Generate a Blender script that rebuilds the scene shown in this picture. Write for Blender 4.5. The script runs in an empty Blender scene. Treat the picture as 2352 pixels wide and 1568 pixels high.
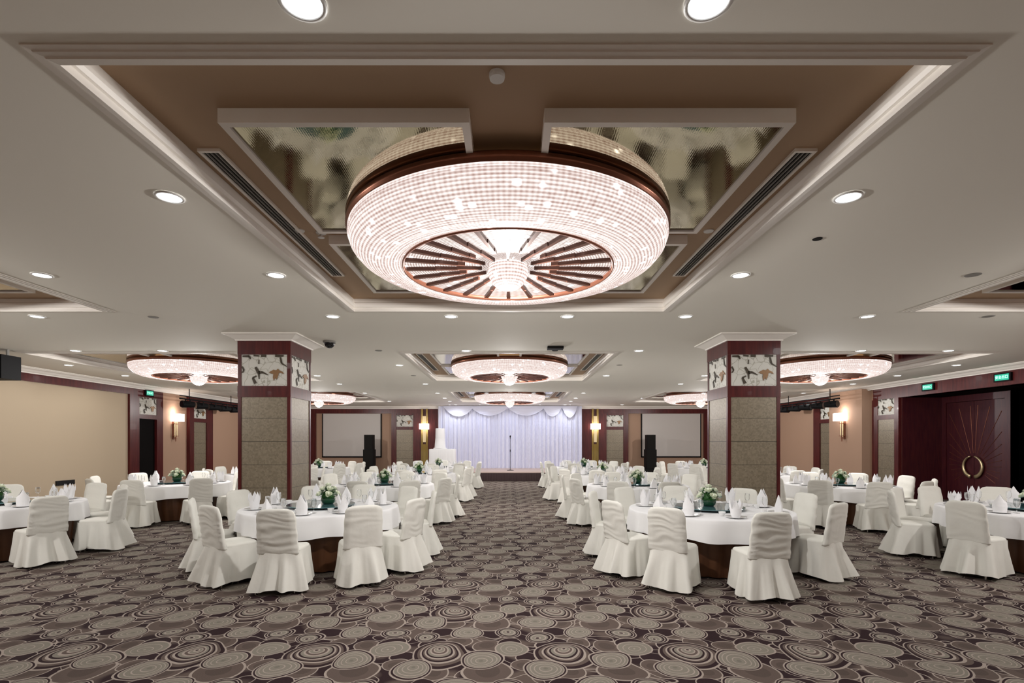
import bpy, math, random
from math import sin, cos, pi, sqrt, radians, atan2
random.seed(7)
S = bpy.context.scene
COL = S.collection

# ------------------------------------------------------------------ camera, world, exposure
cam_d = bpy.data.cameras.new('camera')
cam = bpy.data.objects.new('camera', cam_d); COL.objects.link(cam)
cam.location = (0.02, 0, 1.70); cam.rotation_euler = (pi/2, 0, 0)
cam_d.sensor_width = 36.0; cam_d.lens = 1180/2352*36
cam_d.shift_x = 4/2352; cam_d.shift_y = 231/2352
cam_d.clip_start = 0.05; cam_d.clip_end = 200
S.camera = cam
w = bpy.data.worlds.new('world'); S.world = w; w.use_nodes = True
w.node_tree.nodes['Background'].inputs[0].default_value = (0.9, 0.95, 1, 1)
w.node_tree.nodes['Background'].inputs[1].default_value = 0.0
S.view_settings.view_transform = 'Standard'; S.view_settings.look = 'None'
S.view_settings.gamma = 1; S.view_settings.use_curve_mapping = False
S.view_settings.exposure = 0.06
S.cycles.max_bounces = 6; S.cycles.diffuse_bounces = 4; S.cycles.glossy_bounces = 3; S.cycles.transmission_bounces = 4; S.cycles.transparent_max_bounces = 8
S.cycles.use_adaptive_sampling = True; S.cycles.adaptive_threshold = 0.03; S.cycles.caustics_reflective = False; S.cycles.caustics_refractive = False
DOWN_W = 17.0          # watts of one lit downlight
BOWL_E = 1.25           # chandelier crystal emission
CHAND_W = 200.0

# ------------------------------------------------------------------ helpers
class MB:
    def __init__(s): s.v = []; s.f = []; s.uv = None
    def box(s, x0, x1, y0, y1, z0, z1):
        n = len(s.v)
        s.v += [(x0,y0,z0),(x1,y0,z0),(x1,y1,z0),(x0,y1,z0),(x0,y0,z1),(x1,y0,z1),(x1,y1,z1),(x0,y1,z1)]
        s.f += [(n,n+3,n+2,n+1),(n+4,n+5,n+6,n+7),(n,n+1,n+5,n+4),(n+1,n+2,n+6,n+5),(n+2,n+3,n+7,n+6),(n+3,n,n+4,n+7)]
        return s
    def rings(s, rs, cap0=False, cap1=False, closed=True):
        n0 = len(s.v); k = len(rs[0])
        for r in rs: s.v += r
        m = k if closed else k-1
        for i in range(len(rs)-1):
            for j in range(m):
                a = n0+i*k+j; b = n0+i*k+(j+1) % k
                s.f.append((a, b, b+k, a+k))
        if cap0: s.f.append(tuple(n0+j for j in reversed(range(k))))
        if cap1:
            q = n0+(len(rs)-1)*k; s.f.append(tuple(q+j for j in range(k)))
        return s
    def lathe(s, prof, n=32, cx=0, cy=0, cap0=False, cap1=False):
        return s.rings([[(cx+r*cos(2*pi*j/n), cy+r*sin(2*pi*j/n), z) for j in range(n)] for r, z in prof], cap0, cap1)
    def tube(s, p, q, r0, r1=None, n=8):
        r1 = r0 if r1 is None else r1
        d = [q[i]-p[i] for i in range(3)]; L = sqrt(sum(c*c for c in d)) or 1e-6; d = [c/L for c in d]
        a = (0,0,1) if abs(d[2]) < .9 else (1,0,0)
        u = (d[1]*a[2]-d[2]*a[1], d[2]*a[0]-d[0]*a[2], d[0]*a[1]-d[1]*a[0]); l = sqrt(sum(c*c for c in u)); u = [c/l for c in u]
        v = (d[1]*u[2]-d[2]*u[1], d[2]*u[0]-d[0]*u[2], d[0]*u[1]-d[1]*u[0])
        R = lambda o, r: [tuple(o[i]+r*(cos(2*pi*j/n)*u[i]+sin(2*pi*j/n)*v[i]) for i in range(3)) for j in range(n)]
        return s.rings([R(p, r0), R(q, r1)], True, True)
    def poly(s, pts, d, axis):
        """flat polygon extruded by d along axis vector"""
        n = len(s.v); k = len(pts)
        s.v += [tuple(p) for p in pts]; s.v += [tuple(p[i]+axis[i]*d for i in range(3)) for p in pts]
        s.f.append(tuple(n+j for j in range(k))); s.f.append(tuple(n+k+j for j in reversed(range(k))))
        for j in range(k): s.f.append((n+j, n+k+j, n+k+(j+1) % k, n+(j+1) % k))
        return s
    def mesh(s, name, mat, smooth=False):
        me = bpy.data.meshes.new(name); me.from_pydata(s.v, [], s.f)
        if mat: me.materials.append(mat)
        if smooth:
            me.polygons.foreach_set('use_smooth', [True]*len(me.polygons))
        me.update(); 
        return me
    def build(s, name, mat, parent=None, smooth=False, loc=None, fix=True):
        me = s.mesh(name, mat, smooth)
        if fix:
            import bmesh
            bm = bmesh.new(); bm.from_mesh(me); bmesh.ops.recalc_face_normals(bm, faces=bm.faces); bm.to_mesh(me); bm.free()
        o = bpy.data.objects.new(name, me); COL.objects.link(o)
        if parent: o.parent = parent
        if loc: o.location = loc
        return o

def tag(o, label, cat, group=None):
    o['label'] = label; o['category'] = cat
    if group: o['group'] = group
    return o
def empty(name, label, cat, loc=(0,0,0), rz=0, group=None):
    o = bpy.data.objects.new(name, None); COL.objects.link(o); o.empty_display_size = .2
    o.location = loc; o.rotation_euler = (0,0,rz)
    return tag(o, label, cat, group)
def struct(o): o['kind'] = 'structure'; return o
KIDS = {}
def dup(root, loc, rz, label, group=None, meshes=None):
    """copy a thing with its parts and sub-parts"""
    def cp(o, par):
        c = o.copy(); COL.objects.link(c); c.parent = par
        if meshes and o.name.split('.')[0] in meshes and o.type == 'MESH': c.data = meshes[o.name.split('.')[0]]
        kids = KIDS.get(o.name)
        if kids is None:
            kids = list(o.children); KIDS[o.name] = kids
        for ch in kids: cp(ch, c)
        return c
    r = cp(root, None)
    r.location = loc; r.rotation_euler = (0,0,rz); r['label'] = label
    if group: r['group'] = group
    return r

def srgb(r, g, b):
    f = lambda c: (c/255/12.92) if c/255 <= .04045 else ((c/255+.055)/1.055)**2.4
    return (f(r), f(g), f(b), 1)
def mat(name, col, rough=.5, metal=0, spec=.5, emit=None, es=0, trans=0, ior=1.45, bump=None, sheen=0, coat=0, varc=None):
    m = bpy.data.materials.new(name); m.use_nodes = True; nt = m.node_tree; b = nt.nodes['Principled BSDF']
    b.inputs['Base Color'].default_value = col; b.inputs['Roughness'].default_value = rough
    b.inputs['Metallic'].default_value = metal; b.inputs['Specular IOR Level'].default_value = spec
    b.inputs['IOR'].default_value = ior; b.inputs['Transmission Weight'].default_value = trans
    b.inputs['Coat Weight'].default_value = coat
    if emit: b.inputs['Emission Color'].default_value = emit; b.inputs['Emission Strength'].default_value = es
    tc = None
    if bump or varc:
        tc = nt.nodes.new('ShaderNodeTexCoord')
    if bump:
        sc, st, dist = bump
        n = nt.nodes.new('ShaderNodeTexNoise'); n.inputs['Scale'].default_value = sc; n.inputs['Detail'].default_value = 3
        nt.links.new(tc.outputs['Object'], n.inputs['Vector'])
        bp = nt.nodes.new('ShaderNodeBump'); bp.inputs['Strength'].default_value = st; bp.inputs['Distance'].default_value = dist
        nt.links.new(n.outputs['Fac'], bp.inputs['Height']); nt.links.new(bp.outputs['Normal'], b.inputs['Normal'])
    if varc:
        sc, c2, stretch = varc
        mp = nt.nodes.new('ShaderNodeMapping'); mp.inputs['Scale'].default_value = stretch
        nt.links.new(tc.outputs['Object'], mp.inputs['Vector'])
        n = nt.nodes.new('ShaderNodeTexNoise'); n.inputs['Scale'].default_value = sc; n.inputs['Detail'].default_value = 5
        nt.links.new(mp.outputs[0], n.inputs['Vector'])
        mx = nt.nodes.new('ShaderNodeMix'); mx.data_type = 'RGBA'
        mx.inputs[6].default_value = col; mx.inputs[7].default_value = c2
        rp = nt.nodes.new('ShaderNodeMapRange'); rp.inputs[1].default_value = .35; rp.inputs[2].default_value = .65
        nt.links.new(n.outputs['Fac'], rp.inputs[0]); nt.links.new(rp.outputs[0], mx.inputs[0])
        nt.links.new(mx.outputs[2], b.inputs['Base Color'])
    return m

# ------------------------------------------------------------------ materials
def carpet_mat():
    m = bpy.data.materials.new('swirl_carpet'); m.use_nodes = True; nt = m.node_tree; N = nt.nodes; L = nt.links
    b = N['Principled BSDF']; b.inputs['Roughness'].default_value = .95; b.inputs['Specular IOR Level'].default_value = .1
    tc = N.new('ShaderNodeTexCoord')
    nz = N.new('ShaderNodeTexNoise'); nz.inputs['Scale'].default_value = 3.2; nz.inputs['Detail'].default_value = 0
    L.new(tc.outputs['Object'], nz.inputs['Vector'])
    off = N.new('ShaderNodeVectorMath'); off.operation = 'MULTIPLY_ADD'
    L.new(nz.outputs['Color'], off.inputs[0]); off.inputs[1].default_value = (.09,.09,0); L.new(tc.outputs['Object'], off.inputs[2])
    DARK = (.028,.015,.017,1); MID = (.108,.080,.069,1); DISC = (.205,.184,.153,1); LINE = (.33,.278,.242,1)
    # background: soft two tone brown
    nb = N.new('ShaderNodeTexNoise'); nb.inputs['Scale'].default_value = 4.2; nb.inputs['Detail'].default_value = 0
    L.new(tc.outputs['Object'], nb.inputs['Vector'])
    cr = N.new('ShaderNodeValToRGB'); cr.color_ramp.elements[0].position = .48; cr.color_ramp.elements[0].color = DARK
    cr.color_ramp.elements[1].position = .62; cr.color_ramp.elements[1].color = MID
    L.new(nb.outputs['Fac'], cr.inputs[0]); cur = cr.outputs[0]
    # wandering thin lines
    for sc_, lv in ((3.1,.47),(4.3,.55)):
        n3 = N.new('ShaderNodeTexNoise'); n3.inputs['Scale'].default_value = sc_; n3.inputs['Detail'].default_value = 0; L.new(tc.outputs['Object'], n3.inputs['Vector'])
        cp_ = N.new('ShaderNodeMath'); cp_.operation = 'COMPARE'; L.new(n3.outputs['Fac'], cp_.inputs[0]); cp_.inputs[1].default_value = lv; cp_.inputs[2].default_value = .009
        m3 = N.new('ShaderNodeMix'); m3.data_type = 'RGBA'; L.new(cp_.outputs[0], m3.inputs[0]); L.new(cur, m3.inputs[6]); m3.inputs[7].default_value = LINE; cur = m3.outputs[2]
    def circle(cx, cy, R, ecc, ea, stops, cur):
        s = N.new('ShaderNodeVectorMath'); s.operation = 'SUBTRACT'; L.new(off.outputs[0], s.inputs[0]); s.inputs[1].default_value = (cx+.045, cy+.045, 0)
        wv = N.new('ShaderNodeVectorMath'); wv.operation = 'WRAP'; L.new(s.outputs[0], wv.inputs[0])
        wv.inputs[1].default_value = (.5,.5,1); wv.inputs[2].default_value = (-.5,-.5,-1)
        fl = N.new('ShaderNodeVectorMath'); fl.operation = 'MULTIPLY'; L.new(wv.outputs[0], fl.inputs[0]); fl.inputs[1].default_value = (1,1,0)
        ln = N.new('ShaderNodeVectorMath'); ln.operation = 'LENGTH'; L.new(fl.outputs[0], ln.inputs[0])
        dt = N.new('ShaderNodeVectorMath'); dt.operation = 'DOT_PRODUCT'; L.new(fl.outputs[0], dt.inputs[0])
        dt.inputs[1].default_value = (ecc*cos(ea), ecc*sin(ea), 0)
        ad = N.new('ShaderNodeMath'); ad.operation = 'ADD'; L.new(ln.outputs['Value'], ad.inputs[0]); L.new(dt.outputs['Value'], ad.inputs[1])
        ml = N.new('ShaderNodeMath'); ml.operation = 'DIVIDE'; L.new(ad.outputs[0], ml.inputs[0]); ml.inputs[1].default_value = R*1.12
        rp = N.new('ShaderNodeValToRGB'); rp.color_ramp.interpolation = 'CONSTANT'
        els = rp.color_ramp.elements
        els[0].position = 0; els[0].color = stops[0][1]; els[1].position = stops[1][0]; els[1].color = stops[1][1]
        for p, c in stops[2:]: e = els.new(p); e.color = c
        L.new(ml.outputs[0], rp.inputs[0])
        lt = N.new('ShaderNodeMath'); lt.operation = 'LESS_THAN'; L.new(ml.outputs[0], lt.inputs[0]); lt.inputs[1].default_value = .99
        mx = N.new('ShaderNodeMix'); mx.data_type = 'RGBA'
        L.new(lt.outputs[0], mx.inputs[0]); L.new(cur, mx.inputs[6]); L.new(rp.outputs[0], mx.inputs[7])
        return mx.outputs[2]
    X = lambda c: (c[0]*.8, c[1]*.8, c[2]*.8, 1)
    fill = [(0, X(MID)), (.5, MID), (.90, LINE)]
    filld = [(0, DARK), (.91, LINE)]
    swirl = [(0, DARK), (.05, LINE), (.10, DISC), (.18, LINE), (.22, MID), (.29, LINE), (.35, DISC), (.43, DARK), (.49, LINE), (.55, MID), (.60, DARK), (.66, LINE), (.72, MID), (.82, DARK), (.93, LINE)]
    disc = [(0, X(DISC)), (.1, DISC), (.25, LINE), (.29, DISC), (.48, LINE), (.52, DISC), (.66, LINE), (.70, DISC), (.80, LINE), (.84, DARK), (.92, LINE)]
    plain = [(0, LINE), (.06, DISC), (.3, LINE), (.34, DISC), (.62, LINE), (.66, DISC), (.9, LINE)]
    ringy = [(0, DARK), (.12, LINE), (.2, DISC), (.42, LINE), (.5, DISC), (.6, DARK), (.72, LINE), (.79, DARK), (.9, LINE)]
    lay = [(-.138,3.83,.17,.1,1,fill), (-.53,3.81,.12,.1,0,fill), (-.18,4.31,.10,.3,2,fill), (.40,4.33,.13,.2,1,filld), (.45,4.55,.10,.2,3,fill),
           (.179,4.06,.075,.3,0,filld), (.04,4.37,.10,.3,1,filld), (-.42,4.38,.10,.2,2,fill), (-.60,4.62,.09,.2,2,filld), (.12,3.90,.09,.2,4,fill),
           (-.738,4.455,.10,.25,4,ringy), (-.344,4.6,.135,.2,.6,disc), (-.016,4.59,.11,.15,2,ringy), (.03,4.216,.135,.12,4,plain),
           (-.553,4.22,.20,.42,1.7,swirl), (-.725,3.874,.148,.22,1.6,disc), (-.212,3.99,.155,.2,4.2,disc)]
    for l in lay: cur = circle(*l[:5], l[5], cur)
    # pile
    n2 = N.new('ShaderNodeTexNoise'); n2.inputs['Scale'].default_value = 180; L.new(tc.outputs['Object'], n2.inputs['Vector'])
    mr = N.new('ShaderNodeMapRange'); mr.inputs[3].default_value = .75; mr.inputs[4].default_value = 1.25; L.new(n2.outputs['Fac'], mr.inputs[0])
    mu = N.new('ShaderNodeVectorMath'); mu.operation = 'SCALE'; L.new(cur, mu.inputs[0]); L.new(mr.outputs[0], mu.inputs['Scale'])
    L.new(mu.outputs[0], b.inputs['Base Color'])
    bp = N.new('ShaderNodeBump'); bp.inputs['Strength'].default_value = .3; bp.inputs['Distance'].default_value = .004
    L.new(n2.outputs['Fac'], bp.inputs['Height']); L.new(bp.outputs['Normal'], b.inputs['Normal'])
    return m

def crystal_mat(name, es, row=.030, bead=.034, hot=.30):
    m = bpy.data.materials.new(name); m.use_nodes = True; nt = m.node_tree; N = nt.nodes; L = nt.links
    b = N['Principled BSDF']; b.inputs['Base Color'].default_value = (.10,.09,.085,1); b.inputs['Roughness'].default_value = .4; b.inputs['Specular IOR Level'].default_value = .08
    uv = N.new('ShaderNodeUVMap'); sep = N.new('ShaderNodeSeparateXYZ'); L.new(uv.outputs[0], sep.inputs[0])
    def tri(sock, per):
        d = N.new('ShaderNodeMath'); d.operation = 'MULTIPLY'; L.new(sock, d.inputs[0]); d.inputs[1].default_value = 2*pi/per
        s = N.new('ShaderNodeMath'); s.operation = 'SINE'; L.new(d.outputs[0], s.inputs[0])
        r = N.new('ShaderNodeMapRange'); r.inputs[1].default_value = -1; L.new(s.outputs[0], r.inputs[0]); return r.outputs[0]
    a = tri(sep.outputs[1], row); c = tri(sep.outputs[0], bead)
    mu = N.new('ShaderNodeMath'); mu.operation = 'MULTIPLY_ADD'; L.new(c, mu.inputs[0]); mu.inputs[1].default_value = .35; L.new(a, mu.inputs[2])
    nz = N.new('ShaderNodeTexNoise'); nz.inputs['Scale'].default_value = 22; nz.inputs['Detail'].default_value = 4; L.new(uv.outputs[0], nz.inputs['Vector'])
    ad = N.new('ShaderNodeMath'); ad.operation = 'MULTIPLY_ADD'; L.new(nz.outputs['Fac'], ad.inputs[0]); ad.inputs[1].default_value = 1.3; L.new(mu.outputs[0], ad.inputs[2])
    cr = N.new('ShaderNodeValToRGB'); e = cr.color_ramp.elements
    e[0].position = .18; e[0].color = (.30,.17,.14,1); e[1].position = .62; e[1].color = (.72,.62,.585,1)
    e2 = e.new(.9); e2.color = (.98,.9,.87,1)
    dv = N.new('ShaderNodeMath'); dv.operation = 'MULTIPLY'; dv.inputs[1].default_value = .42; L.new(ad.outputs[0], dv.inputs[0]); L.new(dv.outputs[0], cr.inputs[0])
    vo = N.new('ShaderNodeTexVoronoi'); vo.inputs['Scale'].default_value = 8.0; L.new(uv.outputs[0], vo.inputs['Vector'])
    hr = N.new('ShaderNodeMapRange'); hr.inputs[1].default_value = hot; hr.inputs[2].default_value = .03; hr.inputs[3].default_value = 0; hr.inputs[4].default_value = 1
    L.new(vo.outputs['Distance'], hr.inputs[0])
    pw = N.new('ShaderNodeMath'); pw.operation = 'POWER'; pw.inputs[1].default_value = 2.0; L.new(hr.outputs[0], pw.inputs[0])
    mx = N.new('ShaderNodeVectorMath'); mx.operation = 'SCALE'; mx.inputs[0].default_value = (3.2,3.2,3.3); L.new(pw.outputs[0], mx.inputs['Scale'])
    sm = N.new('ShaderNodeVectorMath'); sm.operation = 'ADD'; L.new(cr.outputs[0], sm.inputs[0]); L.new(mx.outputs[0], sm.inputs[1])
    L.new(sm.outputs[0], b.inputs['Emission Color']); b.inputs['Emission Strength'].default_value = es; m.cycles.emission_sampling = 'NONE'
    bp = N.new('ShaderNodeBump'); bp.inputs['Strength'].default_value = .5; bp.inputs['Distance'].default_value = .01
    L.new(mu.outputs[0], bp.inputs['Height']); L.new(bp.outputs['Normal'], b.inputs['Normal'])
    return m

def leaf_panel_mat():
    m = bpy.data.materials.new('bronze_ripple_mirror'); m.use_nodes = True; nt = m.node_tree; N = nt.nodes; L = nt.links
    b = N['Principled BSDF']; b.inputs['Base Color'].default_value = (.40,.35,.245,1); b.inputs['Metallic'].default_value = 1; b.inputs['Roughness'].default_value = .015
    tc = N.new('ShaderNodeTexCoord')
    wv = N.new('ShaderNodeTexWave'); wv.inputs['Scale'].default_value = 22; wv.inputs['Distortion'].default_value = 2.5; wv.inputs['Detail Scale'].default_value = 4; L.new(tc.outputs['Object'], wv.inputs['Vector'])
    bp = N.new('ShaderNodeBump'); bp.inputs['Strength'].default_value = .07; bp.inputs['Distance'].default_value = .0006
    L.new(wv.outputs['Fac'], bp.inputs['Height']); L.new(bp.outputs['Normal'], b.inputs['Normal'])
    return m

def petal_mat():
    m = bpy.data.materials.new('floral_relief_white'); m.use_nodes = True; nt = m.node_tree; N = nt.nodes; L = nt.links
    b = N['Principled BSDF']; b.inputs['Roughness'].default_value = .5
    tc = N.new('ShaderNodeTexCoord')
    nz = N.new('ShaderNodeTexNoise'); nz.inputs['Scale'].default_value = 4; L.new(tc.outputs['Object'], nz.inputs['Vector'])
    ma = N.new('ShaderNodeVectorMath'); ma.operation = 'MULTIPLY_ADD'; L.new(nz.outputs['Color'], ma.inputs[0]); ma.inputs[1].default_value = (.25,.25,.25); L.new(tc.outputs['Object'], ma.inputs[2])
    vo = N.new('ShaderNodeTexVoronoi'); vo.feature = 'DISTANCE_TO_EDGE'; vo.inputs['Scale'].default_value = 6; L.new(ma.outputs[0], vo.inputs['Vector'])
    cr = N.new('ShaderNodeValToRGB'); e = cr.color_ramp.elements
    e[0].position = .0; e[0].color = (.36,.34,.28,1); e[1].position = .035; e[1].color = (.66,.65,.60,1)
    L.new(vo.outputs['Distance'], cr.inputs[0]); L.new(cr.outputs[0], b.inputs['Base Color'])
    bp = N.new('ShaderNodeBump'); bp.inputs['Strength'].default_value = .4; bp.inputs['Distance'].default_value = .01
    L.new(vo.outputs['Distance'], bp.inputs['Height']); L.new(bp.outputs['Normal'], b.inputs['Normal'])
    return m

def mosaic_mat():
    m = bpy.data.materials.new('taupe_crackle_panel'); m.use_nodes = True; nt = m.node_tree; N = nt.nodes; L = nt.links
    b = N['Principled BSDF']; b.inputs['Roughness'].default_value = .35; b.inputs['Metallic'].default_value = .15
    tc = N.new('ShaderNodeTexCoord')
    vo = N.new('ShaderNodeTexVoronoi'); vo.inputs['Scale'].default_value = 38; L.new(tc.outputs['Object'], vo.inputs['Vector'])
    sp = N.new('ShaderNodeSeparateColor'); L.new(vo.outputs['Color'], sp.inputs[0])
    cr = N.new('ShaderNodeValToRGB'); e = cr.color_ramp.elements
    e[0].color = (.19,.155,.108,1); e[1].color = (.27,.225,.16,1); L.new(sp.outputs[0], cr.inputs[0])
    sep = N.new('ShaderNodeSeparateXYZ'); L.new(tc.outputs['Object'], sep.inputs[0])
    md = N.new('ShaderNodeMath'); md.operation = 'PINGPONG'; md.inputs[1].default_value = .195; L.new(sep.outputs[2], md.inputs[0])
    lt = N.new('ShaderNodeMath'); lt.operation = 'LESS_THAN'; lt.inputs[1].default_value = .004; L.new(md.outputs[0], lt.inputs[0])
    mx = N.new('ShaderNodeMix'); mx.data_type = 'RGBA'; L.new(lt.outputs[0], mx.inputs[0]); L.new(cr.outputs[0], mx.inputs[6]); mx.inputs[7].default_value = (.06,.05,.035,1)
    L.new(mx.outputs[2], b.inputs['Base Color'])
    return m

M = {}
M['ceil'] = mat('painted_ceiling', srgb(236,232,222), .8)
M['trim'] = mat('white_moulding', srgb(242,237,230), .5)
M['brown'] = mat('brown_coffer_lining', srgb(176,148,120), .65, bump=(60,.1,.002))
M['wood'] = mat('dark_red_mahogany', (.060,.008,.009,1), .3, spec=.35, varc=(3,(.10,.015,.014,1),(8,8,.8)), coat=.08)
M['woodd'] = mat('door_mahogany', (.045,.006,.012,1), .35, varc=(3,(.07,.012,.014,1),(8,8,.8)))
M['dark'] = mat('unlit_dark', (.004,.003,.003,1), .8, spec=.1)
M['peach'] = mat('peach_wallcovering', srgb(176,144,122), .75, bump=(80,.08,.002))
M['beige'] = mat('beige_wallcovering', srgb(190,172,148), .75, bump=(80,.05,.002))
M['mosaic'] = mosaic_mat(); M['petal'] = petal_mat()
M['bronze'] = mat('bronze_leaf', (.24,.13,.055,1), .4, .2)
M['twig'] = mat('dark_twig', (.05,.035,.018,1), .5)
M['carpet'] = carpet_mat()
M['copper'] = mat('copper_rim', (.30,.12,.075,1), .28, .7)
M['spoke'] = mat('brown_copper_slat', (.085,.034,.022,1), .35, .35)
M['mirror'] = leaf_panel_mat()
M['goldbead'] = mat('gold_collar_painted_glow', (.75,.5,.28,1), .3, .6, emit=(1,.6,.3,1), es=.25, bump=(120,.8,.01))  # warm emission paints a glow on the beads; the collar is no lamp
M['crystal'] = crystal_mat('lit_crystal_strands', BOWL_E)
M['crystal2'] = crystal_mat('lit_crystal_disc', BOWL_E*.72, .024, .05, .3)
M['lampon'] = mat('lit_downlight', (1,1,1,1), .5, emit=(.95,.98,1,1), es=7); M['lampon'].cycles.emission_sampling = 'NONE'
M['metalw'] = mat('white_metal', (.75,.74,.72,1), .4)
M['chair'] = mat('ivory_chair_cloth', srgb(235,234,227), .8, spec=.2, bump=(14,.25,.012))
M['cloth'] = mat('white_table_linen', srgb(240,240,242), .75, spec=.2, bump=(10,.12,.01))
M['brownskirt'] = mat('brown_table_skirt', (.13,.055,.025,1), .4, varc=(2,(.09,.035,.016,1),(6,6,.3)))
M['steel'] = mat('chrome_leg', (.6,.6,.58,1), .25, .9)
M['china'] = mat('white_china', (.82,.82,.82,1), .12)
M['napkin'] = mat('white_napkin', (.88,.88,.9,1), .7, spec=.2)
M['glass'] = mat('clear_glass', (.97,.99,.99,1), .02, trans=1, ior=1.2)
M['glass'].node_tree.nodes['Principled BSDF'].inputs['Alpha'].default_value = .35
M['teal'] = mat('teal_turntable_glass', (.08,.17,.19,1), .06, spec=.8, coat=.5)
M['bowl'] = mat('green_glass_bowl', (.01,.06,.025,1), .08, coat=.6)
M['leaf'] = mat('dark_green_leaf', (.025,.11,.018,1), .5)
M['rose'] = mat('pale_rose_petal', srgb(236,242,222), .55)
M['black'] = mat('black_cabinet', (.006,.006,.007,1), .6, spec=.15)
M['blackgloss'] = mat('black_gloss', (.01,.01,.012,1), .15)
M['screen'] = mat('projection_screen', srgb(205,200,196), .8)
M['curtain'] = mat('white_voile', srgb(222,224,242), .8, spec=.1)  # faint blue of the stage light is put into the white cloth's colour
M['stagefl'] = mat('stage_carpet_pale', srgb(200,180,172), .9)
M['stagesk'] = mat('stage_valance_brown', (.035,.016,.017,1), .6)
M['exit'] = mat('exit_green', (.0,.25,.15,1), .4, emit=(.05,.75,.5,1), es=.5)
M['exitw'] = mat('exit_lettering', (.7,1,.9,1), .4, emit=(.55,1,.85,1), es=1.3)
M['shade'] = mat('lit_lamp_shade', (1,.95,.9,1), .6, emit=(1,.88,.8,1), es=7)
M['amber'] = mat('amber_glass', (.30,.20,.05,1), .12, .4, coat=.5)
M['brass'] = mat('brushed_brass', (.62,.50,.30,1), .3, .8)
M['slot'] = mat('vent_dark', (.012,.011,.010,1), .8, spec=.15)
M['grey'] = mat('grey_plastic', (.25,.24,.22,1), .5)

# ------------------------------------------------------------------ setting
ZC = 3.5; XW = 11.7; YB = 25.9; YF = -4.0
CX = (-7.62, 0, 7.62); CY = (4.70, 12.58, 20.5); HX, HY = 2.10, 2.28; ZR = 3.65
struct(MB().box(-XW-2, XW+2.6, YF, YB+.3, -.12, 0).build('floor', M['carpet']))
mb = MB(); xs = [-XW-.3]; ys = [YF]
for c in CX: xs += [c-HX-.02, c+HX+.02]
xs.append(XW+2.6)
for c in CY: ys += [c-HY-.02, c+HY+.02]
ys.append(YB+.3)
for i in range(len(xs)-1):
    for j in range(len(ys)-1):
        if i % 2 and j % 2: continue
        n = len(mb.v)
        mb.v += [(xs[i],ys[j],ZC),(xs[i+1],ys[j],ZC),(xs[i+1],ys[j+1],ZC),(xs[i],ys[j+1],ZC)]
        mb.f.append((n,n+3,n+2,n+1))
ceiling = struct(mb.build('ceiling', M['ceil'], fix=False))
tn = 0
def trim(mb_, m_, parent=None, smooth=False):
    global tn
    tn += 1
    o = mb_.build('trim_%d' % tn, m_, parent, smooth); return struct(o)
# coffers
prof = [(.10,3.51),(.10,3.494),(.072,3.492),(.068,3.486),(.040,3.484),(.036,3.477),(0,3.474),(0,3.50),(.016,3.505),(.016,3.53),(.0,3.536),(-.012,3.56),(-.012,3.585),(.01,3.60),(.012,3.66)]
for iy, cy in enumerate(CY):
    for ix, cx in enumerate(CX):
        rs = [[(cx+sx*(HX+a), cy+sy*(HY+a), z) for sx, sy in ((-1,-1),(1,-1),(1,1),(-1,1))] for a, z in prof]
        trim(MB().rings(rs), M['trim'])
        o = MB().box(cx-HX-.1, cx+HX+.1, cy-HY-.1, cy+HY+.1, ZR, ZR+.04).build('recess_panel', M['brown'], ceiling)
# crown and walls -----------------------------------------------------------
def wall_box(side, y0, y1, z0, z1, d, name=None, m=None, parent=None, back=0):
    x0, x1 = XW-d, XW-back
    if side < 0: x0, x1 = -x1, -x0
    return MB().box(x0, x1, y0, y1, z0, z1)
DY0, DY1 = 11.2, 15.33      # recess of the great door in the right wall
struct(MB().box(-XW-.25, -XW, YF, YB, 0, ZC).build('wall_left', M['peach']))
mb = MB().box(XW, XW+.25, YF, DY0, 0, ZC).box(XW, XW+.25, DY1, YB, 0, ZC).box(XW, XW+.25, DY0, DY1, 3.03, ZC)
struct(mb.build('wall_right', M['peach']))
struct(MB().box(-XW-.25, XW+.25, YB, YB+.25, 0, ZC).build('wall_back', M['peach']))
struct(MB().box(-XW-.25, XW+.25, YF-.25, YF, 0, ZC).build('wall_front', M['peach']))
cp = [(0,3.36),(-.03,3.36),(-.035,3.385),(-.06,3.40),(-.10,3.44),(-.15,3.465),(-.16,3.48),(-.18,3.485),(-.18,3.5)]
def crown(side):
    rs = [[(side*(XW+a-.10), y, z) for y in (YF, YB)] for a, z in cp]
    trim(MB().rings(rs, closed=False), M['trim'])
crown(-1); crown(1)
rs = [[(x, YB+a-.10, z) for x in (-XW, XW)] for a, z in cp]; trim(MB().rings(rs, closed=False), M['trim'])
# left wall
W = lambda s, *a: wall_box(s, *a)
trim(W(-1, YF, 17.2, 3.17, 3.42, .10), M['wood'])
trim(W(-1, 18.6, YB, 3.17, 3.42, .10), M['wood'])
trim(W(-1, YF, 15.7, .14, 3.17, .03), M['beige'])
trim(W(-1, 18.72, 18.72, 0, 0, 0).box(-XW, -XW+.03, 20.05, YB, .14, 3.17) if False else MB().box(-XW, -XW+.03, 20.05, 25.2, .14, 3.17), M['peach'])
trim(W(-1, 15.7, 16.1, 0, 3.17, .10), M['wood'])
trim(W(-1, 16.9, 17.2, 0, 3.17, .10), M['wood'])
trim(W(-1, 16.1, 16.9, 2.44, 2.58, .10).box(-XW, -XW+.10, 16.1, 16.9, 3.12, 3.17), M['wood'])
trim(W(-1, 18.6, 18.85, 0, 3.17, .12), M['wood'])
trim(W(-1, 19.65, 20.05, 0, 3.17, .12), M['wood'])
trim(W(-1, 18.85, 19.65, 2.44, 2.58, .12).box(-XW, -XW+.12, 18.85, 19.65, 3.12, 3.17), M['wood'])
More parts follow.
